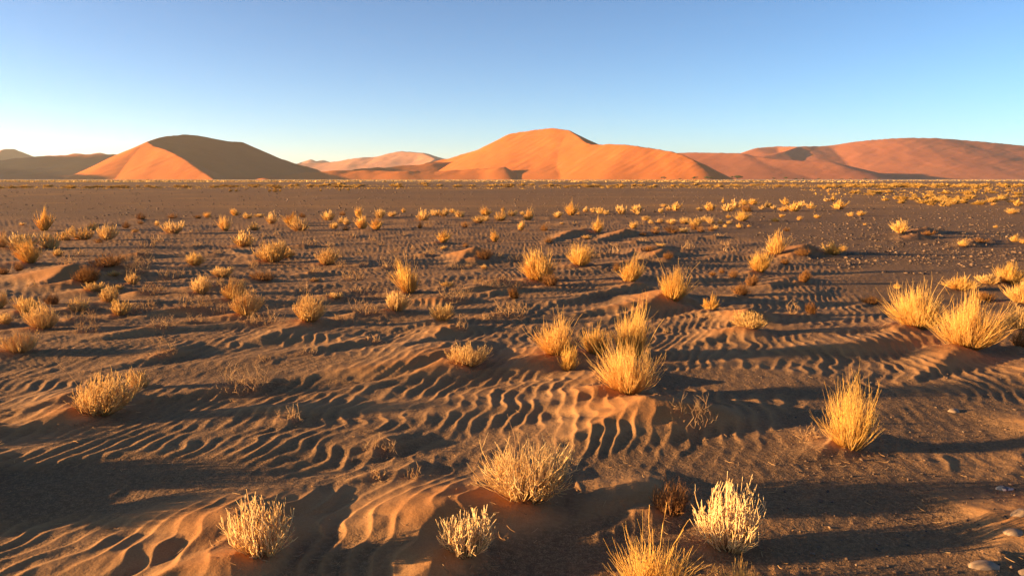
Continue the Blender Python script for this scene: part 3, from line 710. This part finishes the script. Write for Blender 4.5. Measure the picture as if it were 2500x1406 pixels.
for i, (r, p, z) in enumerate(zip(ALL, pos, zs)):
    x, y, w, h = p; kind, label = r[4], r[6]
    inview = i < len(PL)
    px = y / 803.0
    loc = (x, y, float(z) - .004)
    rg = np.random.default_rng(100 + i)
    if inview and label is None: label = auto_label(r[0], r[1], kind)
    if not inview: label = {-160: 'straw bush just outside the left edge of the view, middle of three', -430: 'straw bush outside the left edge of the view, nearest of three', -180: 'straw bush just outside the left edge of the view, farthest of three', 2620: 'golden tussock just outside the right edge, nearer of two', 2590: 'golden tussock just outside the right edge, farther of two'}[r[0]]
    if y < 13 and inview:                      # near: own mesh, with parts
        o = link(NAME[kind], None, None, None, loc)
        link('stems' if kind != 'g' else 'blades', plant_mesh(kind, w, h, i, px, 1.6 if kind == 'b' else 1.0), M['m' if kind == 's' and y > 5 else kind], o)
        if kind in 'sg':
            k2 = rg.integers(0, 1 << 30)
            link('old_stems', plant_mesh('b', w * .5, h * .34, k2, px, .35), M['d'], o)
        for k in range(STALKS.get(i, 0)):
            link('seed_stalk', stalk_mesh(rg, w, h, h * rg.uniform(1.1, 1.55)), M['g' if kind == 'g' else 't'], o)
        o.rotation_euler = (0, 0, rg.uniform(0, 6.28))
    else:                                      # farther: a few shapes of each kind at three finenesses, scaled to size
        lod = 0 if px < .022 else 1 if px < .05 else 2
        v = int(rg.integers(0, 5)); key = (kind, lod, v)
        w0, h0 = {'s': (.5, .32), 'g': (.5, .42), 'b': (.5, .26), 't': (.5, .18)}[kind]
        if key not in lib:
            mesh = plant_mesh(kind, w0, h0, 900 + v * 7 + lod * 31, (.015, .03, .06)[lod]); mesh.materials.append(M['m' if kind == 's' else kind]); lib[key] = mesh
        o = link(NAME[kind], lib[key], None, None, loc)
        o.scale = (w / w0, w / w0, h / h0); o.rotation_euler = (rg.normal(0, .06), rg.normal(0, .06), rg.uniform(0, 6.28))
    tag(o, label, CAT[kind], GROUP[kind] if inview else 'plants out of view')

# far tufts: the golden field on the right and the line of tufts along the plain
far_lib = []
for v in range(6):
    m_ = plant_mesh('g', 1.0, .75, 2000 + v, .16); m_.materials.append(M['a']); far_lib.append(m_)
rg = np.random.default_rng(77)
def far_tuft(px, py, wpx, hpx, label, group):
    x, y = gnd(px, py); fw = y
    o = link('grass_tussock', far_lib[int(rg.integers(0, 6))], None, None, (x, y, float(height(np.array([x]), np.array([y]))[0]) - .01))
    o.scale = (wpx / FPX * fw, wpx / FPX * fw, hpx / FPX * fw / .75); o.rotation_euler = (0, 0, rg.uniform(0, 6.28))
    tag(o, label, 'grass tussock', group)
clumps = [(2150,468,60),(2130,472,40),(2175,472,30),(2240,487,60),(2290,490,60),(2320,480,70),(2400,486,80),(2430,478,80),(2480,484,50),(2380,472,90),(2460,468,80),(2200,489,50),(2260,497,60),(2330,497,40),(2490,476,40),(2410,494,60)]
for k in range(80):
    c = clumps[int(rg.integers(0, len(clumps)))] if k < 74 else (2230 + 240 * rg.random(), 470 + 32 * rg.random(), 40)
    px, py = c[0] + rg.normal(0, c[2] * .6), c[1] + rg.normal(0, 3.2)
    if px < 2060 or px > 2530: continue
    s = (py - 440) / 45
    far_tuft(px, py, (14 + 22 * rg.random()) * s ** .7, (6 + 4.5 * rg.random()) * s ** .7, 'golden tuft in the far right grass field, ' + ('its left end' if px < 2200 else 'its middle' if px < 2380 else 'near the edge of view') + (', farther row' if py < 482 else ', nearer row'), 'far golden tufts on the right of the plain')
for k in range(70):
    px = 2000 + 500 * rg.random(); py = 456.5 + rg.normal(0, 1.6)
    far_tuft(px, py, 18 + 22 * rg.random(), 6 + 3.5 * rg.random(), 'golden tuft in the far grass line below ' + ('the hollow of the red dune' if px < 2120 else 'the summit of the red dune' if px < 2320 else 'the right end of the red dune'), 'far line of tufts on the right')
for k in range(115):
    px = 1960 * rg.random() - 10; py = 455.5 + rg.normal(0, 1.5) + (2 if px < 600 else 0)
    far_tuft(px, py, 14 + 18 * rg.random(), 4.5 + 3 * rg.random(), 'small tuft in the far grass line below ' + ('the dark dune at the far left' if px < 250 else 'the left dune' if px < 720 else 'the gap between the big dunes' if px < 1150 else 'the summit of the central dune' if px < 1480 else 'the right end of the central dune' if px < 1770 else 'the left end of the red dune'), 'far line of tufts below the dunes')
for px, py, w_, h_, lb in [(563,468,9,8,'left one of two round tufts on the gravel plain below the left dune'),(577,468,8,7,'right one of two round tufts on the gravel plain below the left dune'),
  (658,468,10,7,'left tuft of a row of three on the gravel plain'),(672,469,16,9,'widest, middle tuft of a row of three on the gravel plain'),(684,468,8,7,'right tuft of a row of three on the gravel plain'),
  (783,467,6,5,'tiny lone tuft on the gravel plain right of the row of three'),(830,465,8,8,'round tuft on the gravel plain below the gap between the big dunes'),(850,465,8,6,'low tuft beside the round one below the gap between the big dunes')]:
    far_tuft(px, py, w_, h_, lb, 'lone tufts on the gravel plain')
# the rest of the far grass reads as one thin mass
Pf = []
n = 9000
x_ = rg.uniform(-.72, .75, n); y_ = np.where(x_ > .36, rg.uniform(75, 260, n), rg.uniform(135, 235, n)); x_ = x_ * y_
keep = (noise(x_ / 40, y_ / 12, 90) + .4 * sstep(0, 1, x_ / 150) + .15 * rg.random(n)) > .12
x_, y_ = x_[keep], y_[keep]; n = len(x_)
b_ = np.stack([x_, y_, np.zeros(n) - .03], 1)
tp = b_ + np.stack([rg.normal(0, .12, n), rg.normal(0, .12, n), rg.uniform(.06, .24, n)], 1)
P = np.stack([b_, (b_ + tp) / 2 + rg.normal(0, .03, (n, 3)), tp], 1)
me = merge([tubes(P, np.array([.09, .075, .03])[None, :] * rg.uniform(.5, 1.3, n)[:, None], rg.random(n))], 'far_grass')
n = 14000
y_ = 1 / rg.uniform(1 / 1450, 1 / 430, n); x_ = rg.uniform(-.72, .75, n) * y_
keep = noise(x_ / 160, y_ / 120, 93) - .5 * x_ / y_ + .5 * rg.random(n) > .1
x_, y_ = x_[keep], y_[keep]; n = len(x_)
b_ = np.stack([x_, y_, np.zeros(n) - .05], 1); tp = b_ + np.stack([rg.normal(0, .2, n), rg.normal(0, .2, n), rg.uniform(.10, .34, n)], 1)
P = np.stack([b_, (b_ + tp) / 2, tp], 1)
me2 = merge([tubes(P, np.array([1.1, .9, .3])[None, :] * rg.uniform(.5, 1.2, n)[:, None], rg.random(n))], 'pale_far_grass')
tag(link('pale_far_grass', me2, M['m']), 'pale bleached grass in a thin strip at the foot of the dunes', 'grass', kind='stuff')
tag(link('far_grass', me, M['a']), 'thin far sward of dry grass on the plain below the dunes', 'grass', kind='stuff')

# ------------------------------------------------------------------ stones
def stone_mesh(seed, sx, sy, sz, res=2):
    import bmesh
    bm = bmesh.new(); bmesh.ops.create_icosphere(bm, subdivisions=res, radius=1)
    rg_ = np.random.default_rng(seed); k = rg_.normal(0, 1, (5, 3)); ph_ = rg_.uniform(0, 6, 5)
    for v in bm.verts:
        c = v.co; d = 1 + sum(.085 * math.sin(2.3 * (k[j] @ np.array(c)) + ph_[j]) for j in range(5))
        v.co = (c.x * sx * d, c.y * sy * d, c.z * sz * d * (1 if c.z > 0 else .8))
    for f in bm.faces: f.smooth = True
    me_ = bpy.data.meshes.new('stone'); bm.to_mesh(me_); bm.free(); return me_
M_ST1 = mat_stone('tan_stone', (.20, .125, .07), (.29, .19, .11), 14)
M_ST2 = mat_stone('blue_speckled_stone', (.03, .055, .09), (.55, .47, .42), 26, .15)
for (px, py, wpx, hpx, mat, lab, rot) in [
  (2402,1398,80,44,M_ST1,'long smooth tan stone half in the sand at the lower right',.25),
  (2452,1200,48,34,M_ST2,'blue-black stone with white patches on the right gravel',.1),
  (2492,1296,70,46,M_ST1,'rounded sandy stone at the right edge with a lit top',.4),
  (2506,1412,60,46,M_ST1,'tan stone cut by the lower right corner',.9),
  (2472,1334,60,18,M_ST1,'flat stone mostly buried in sand above the long tan one',.0),
  (2125,932,14,12,M_ST1,'small pale stone alone on the shaded flat sand at the right',.0),
  (2328,1002,40,18,M_ST1,'low sandy lump of stone on the right gravel',.3)]:
    x, y = gnd(px, py); s = y / FPX
    o = link('stone', stone_mesh(int(px), wpx * s * .5, wpx * s * .36, hpx * s * .5), mat, None, (x, y, float(height(np.array([x]), np.array([y]))[0]) - hpx * s * .16))
    o.rotation_euler = (0, .08, rot); tag(o, lab, 'stone', 'stones on the right')
# pebbles: too many to count
def pebbles(name, label, xs_, ys_, sz, seed):
    rg_ = np.random.default_rng(seed); n_ = len(xs_)
    base = np.array([(1,0,0),(-1,0,0),(0,1,0),(0,-1,0),(0,0,1),(0,0,-1)], float)
    F = np.array([(0,2,4),(2,1,4),(1,3,4),(3,0,4),(2,0,5),(1,2,5),(3,1,5),(0,3,5)])
    an = rg_.uniform(0, 6.28, n_); ca, sa = np.cos(an)[:, None], np.sin(an)[:, None]
    q = base[None] * rg_.uniform(.55, 1.3, (n_, 6, 1)) * (sz[:, None] * rg_.uniform(.6, 1.3, (n_, 3)))[:, None, :] * np.array([1, 1, .62])
    q += rg_.normal(0, .16, q.shape) * sz[:, None, None]
    X_, Y_ = q[..., 0] * ca - q[..., 1] * sa, q[..., 0] * sa + q[..., 1] * ca
    zz_ = height(xs_, ys_)
    V_ = np.stack([X_ + xs_[:, None], Y_ + ys_[:, None], q[..., 2] + zz_[:, None] + .15 * sz[:, None]], 2).reshape(-1, 3)
    F_ = (F[None] + 6 * np.arange(n_)[:, None, None]).reshape(-1, 3)
    m_ = mesh_from(name, V_, None, F_, False, dict(tint=np.repeat(rg_.random(n_), 6)))
    tag(link(name, m_, M_PEB), label, 'pebbles', kind='stuff')
M_PEB = mat_pebble()
rg = np.random.default_rng(8)
n = 34000
y_ = 1 / rg.uniform(1 / 150, 1 / 11, n) ; x_ = rg.uniform(-.75, .75, n) * y_
g_ = (1 - sand_zone(x_, y_)) * (noise(x_ / 5, y_ / 3, 70) + .5 * noise(x_ / 1.2, y_ / .8, 71) + .55) * sstep(11, 24, y_ + 3 * rg.random(n)) > .25
x_, y_ = x_[g_], y_[g_]
pebbles('gravel', 'dark gravel strewn over the flat plain', x_, y_, (.010 + .032 * rg.random(len(x_)) ** 3) * (1 + y_ / 42), 1)
n = 16000
y_ = 1 / rg.uniform(1 / 24, 1 / 3.2, n); x_ = rg.uniform(-.72, .75, n) * y_
g_ = ((1 - sand_zone(x_, y_)) * (noise(x_ / 2.5, y_ / 1.6, 72) + .6) + .10 * (rg.random(n) < .12) + .35 * (x_ > .2 * y_ + .6) * (y_ < 7) * (rg.random(n) < .8)) > .3
x_, y_ = x_[g_], y_[g_]
pebbles('pebbles', 'small pebbles lying on the right-hand gravel flats', x_, y_, (.0022 + .010 * rg.random(len(x_)) ** 5) * (1 + y_ / 22), 2)

# ------------------------------------------------------------------ acacia trees at the foot of the dunes
M_LEAF = mat_plant('acacia_leaves', (.055, .075, .028), (.10, .105, .04), (.08, .08, .03), .2)
M_BARK = mat_plant('acacia_bark', (.10, .07, .05), (.14, .10, .07), (.1, .07, .05), 0)
def tree(px, py, wpx, hpx, D, label, seed):
    rg = np.random.default_rng(seed)
    x, y, _ = at(px, py, D); w, h = wpx / FPX * D, hpx / FPX * D
    o = link('acacia_tree', None, None, None, (x, y, 0))
    nb = 6; an = rg.uniform(0, 6.28, nb); t = np.linspace(0, 1, 5)[None, :, None]
    b = np.zeros((nb + 1, 3)); tip = np.stack([.36 * w * np.cos(an), .36 * w * np.sin(an), np.full(nb, .72 * h)], 1)
    b[1:, 2] = .25 * h; b[0, 2] = -.4; tip = np.concatenate([[[.03 * w, 0, .55 * h]], tip])
    P = b[:, None] * (1 - t) + tip[:, None] * t + rg.normal(0, .02, (nb + 1, 5, 3)) * h
    Rd = np.concatenate([[.07 * h], np.full(nb, .032 * h)])[:, None] * np.linspace(1, .4, 5)[None, :]
    link('trunk', merge([tubes(P, Rd, rg.random(nb + 1), 5)], 'trunk'), M_BARK, o)
    n = 420; nc = 9
    cc = np.stack([rg.normal(0, .24 * w, nc), rg.normal(0, .24 * w, nc), h * rg.uniform(.55, .85, nc)], 1); k = rg.integers(0, nc, n)
    c = cc[k] + rg.normal(0, 1, (n, 3)) * np.array([.11 * w, .11 * w, .085 * h]); c[:, 2] = np.clip(c[:, 2], .28 * h, h)
    d1, d2 = unit(rg.normal(0, 1, (n, 3))), unit(rg.normal(0, 1, (n, 3))); s = (.045 * w * rg.uniform(.5, 1.3, n))[:, None]
    V_ = np.stack([c - d1 * s, c + d2 * s, c + d1 * s, c - d2 * s], 1).reshape(-1, 3)
    m_ = mesh_from('crown', V_, np.arange(4 * n).reshape(n, 4), None, False, dict(tint=np.repeat(rg.random(n), 4), along=np.ones(4 * n)))
    link('crown', m_, M_LEAF, o)
    tag(o, label, 'tree', 'acacia trees at the foot of the dunes')
for i, t_ in enumerate([(1622,439,13,8,1500,'leftmost small acacia in front of the central orange dune'),(1660,439.5,6,3.5,1500,'tiny bush-like acacia between the two pairs before the central dune'),
  (1694,439.5,14,8,1500,'acacia left of a close pair before the right end of the central dune'),(1727,439.5,18,8,1480,'wide leaning acacia at the foot of the right end of the central dune'),
  (1800,439.5,25,11,1480,'largest acacia, dark green, just right of the central dune'),(1889,439.5,8,5,1500,'small round acacia left of the taller round one on the right'),
  (1918,439.5,11,7,1500,'taller round acacia right of the largest one'),(1944,439.5,9,4,1500,'low acacia in front of the red dune, next after the round one'),(1961,439.5,7,4,1500,'second low acacia after the round one'),
  (1998,439.5,7,4,1500,'lone tiny acacia below the middle of the red dune'),(2055,439.5,6,3,1500,'tiny acacia at the left end of the far right row'),(2076,439.5,6,3,1500,'tiny acacia, second in the far right row'),
  (2112,439.5,8,4,1500,'tiny acacia, third and widest in the far right row'),(2145,439.5,7,4,1500,'tiny acacia at the right end of the far right row')]):
    tree(*t_, 300 + i)

# straw litter blown down around the nearer plants
rg = np.random.default_rng(21); Pl = []
for r_, p_ in zip(PL, pos):
    if p_[1] > 12: continue
    k = int(26 * min(p_[2] / .3, 1.6)); a_ = rg.uniform(0, 6.28, k); rad_ = p_[2] * (.25 + .7 * rg.random(k))
    Pl.append(np.stack([p_[0] + rad_ * np.cos(a_), p_[1] + rad_ * np.sin(a_)], 1))
k = 260; yy = 1 / rg.uniform(1 / 12, 1 / 3.3, k); Pl.append(np.stack([rg.uniform(-.7, .7, k) * yy, yy], 1))
Pl = np.concatenate(Pl); k = len(Pl); a_ = rg.uniform(0, 6.28, k); L_ = rg.uniform(.006, .03, k)
d_ = np.stack([np.cos(a_), np.sin(a_)], 1) * L_[:, None]
e0, e1, e2 = Pl - d_, Pl + rg.normal(0, .12, (k, 2)) * L_[:, None], Pl + d_
P = np.stack([np.concatenate([e, (height(e[:, 0], e[:, 1]) + .003 + .012 * rg.random(k) * (j == 2))[:, None]], 1) for j, e in enumerate((e0, e1, e2))], 1)
tag(link('straw_litter', merge([tubes(P, np.full((k, 3), .0013) * rg.uniform(.7, 1.5, k)[:, None], rg.random(k))], 'straw_litter'), M['t']), 'broken bits of straw and twig lying on the sand around the plants', 'litter', kind='stuff')
# ------------------------------------------------------------------ air
import bmesh
bm = bmesh.new(); bmesh.ops.create_cube(bm, size=1)
me = bpy.data.meshes.new('haze'); bm.to_mesh(me); bm.free()
hz = link('haze', me, None, None, (0, 15500, 199)); hz.scale = (62000, 62000, 404)
m = NT('haze_air'); pv = m.n('ShaderNodeVolumePrincipled'); pv.inputs['Color'].default_value = (.95, .93, .92, 1); pv.inputs['Density'].default_value = 4.2e-5; pv.inputs['Anisotropy'].default_value = .3
m.l(pv.outputs[0], m.out.inputs['Volume']); me.materials.append(m.m)
tag(hz, 'thin warm haze over the plain and dunes', 'haze', kind='stuff')
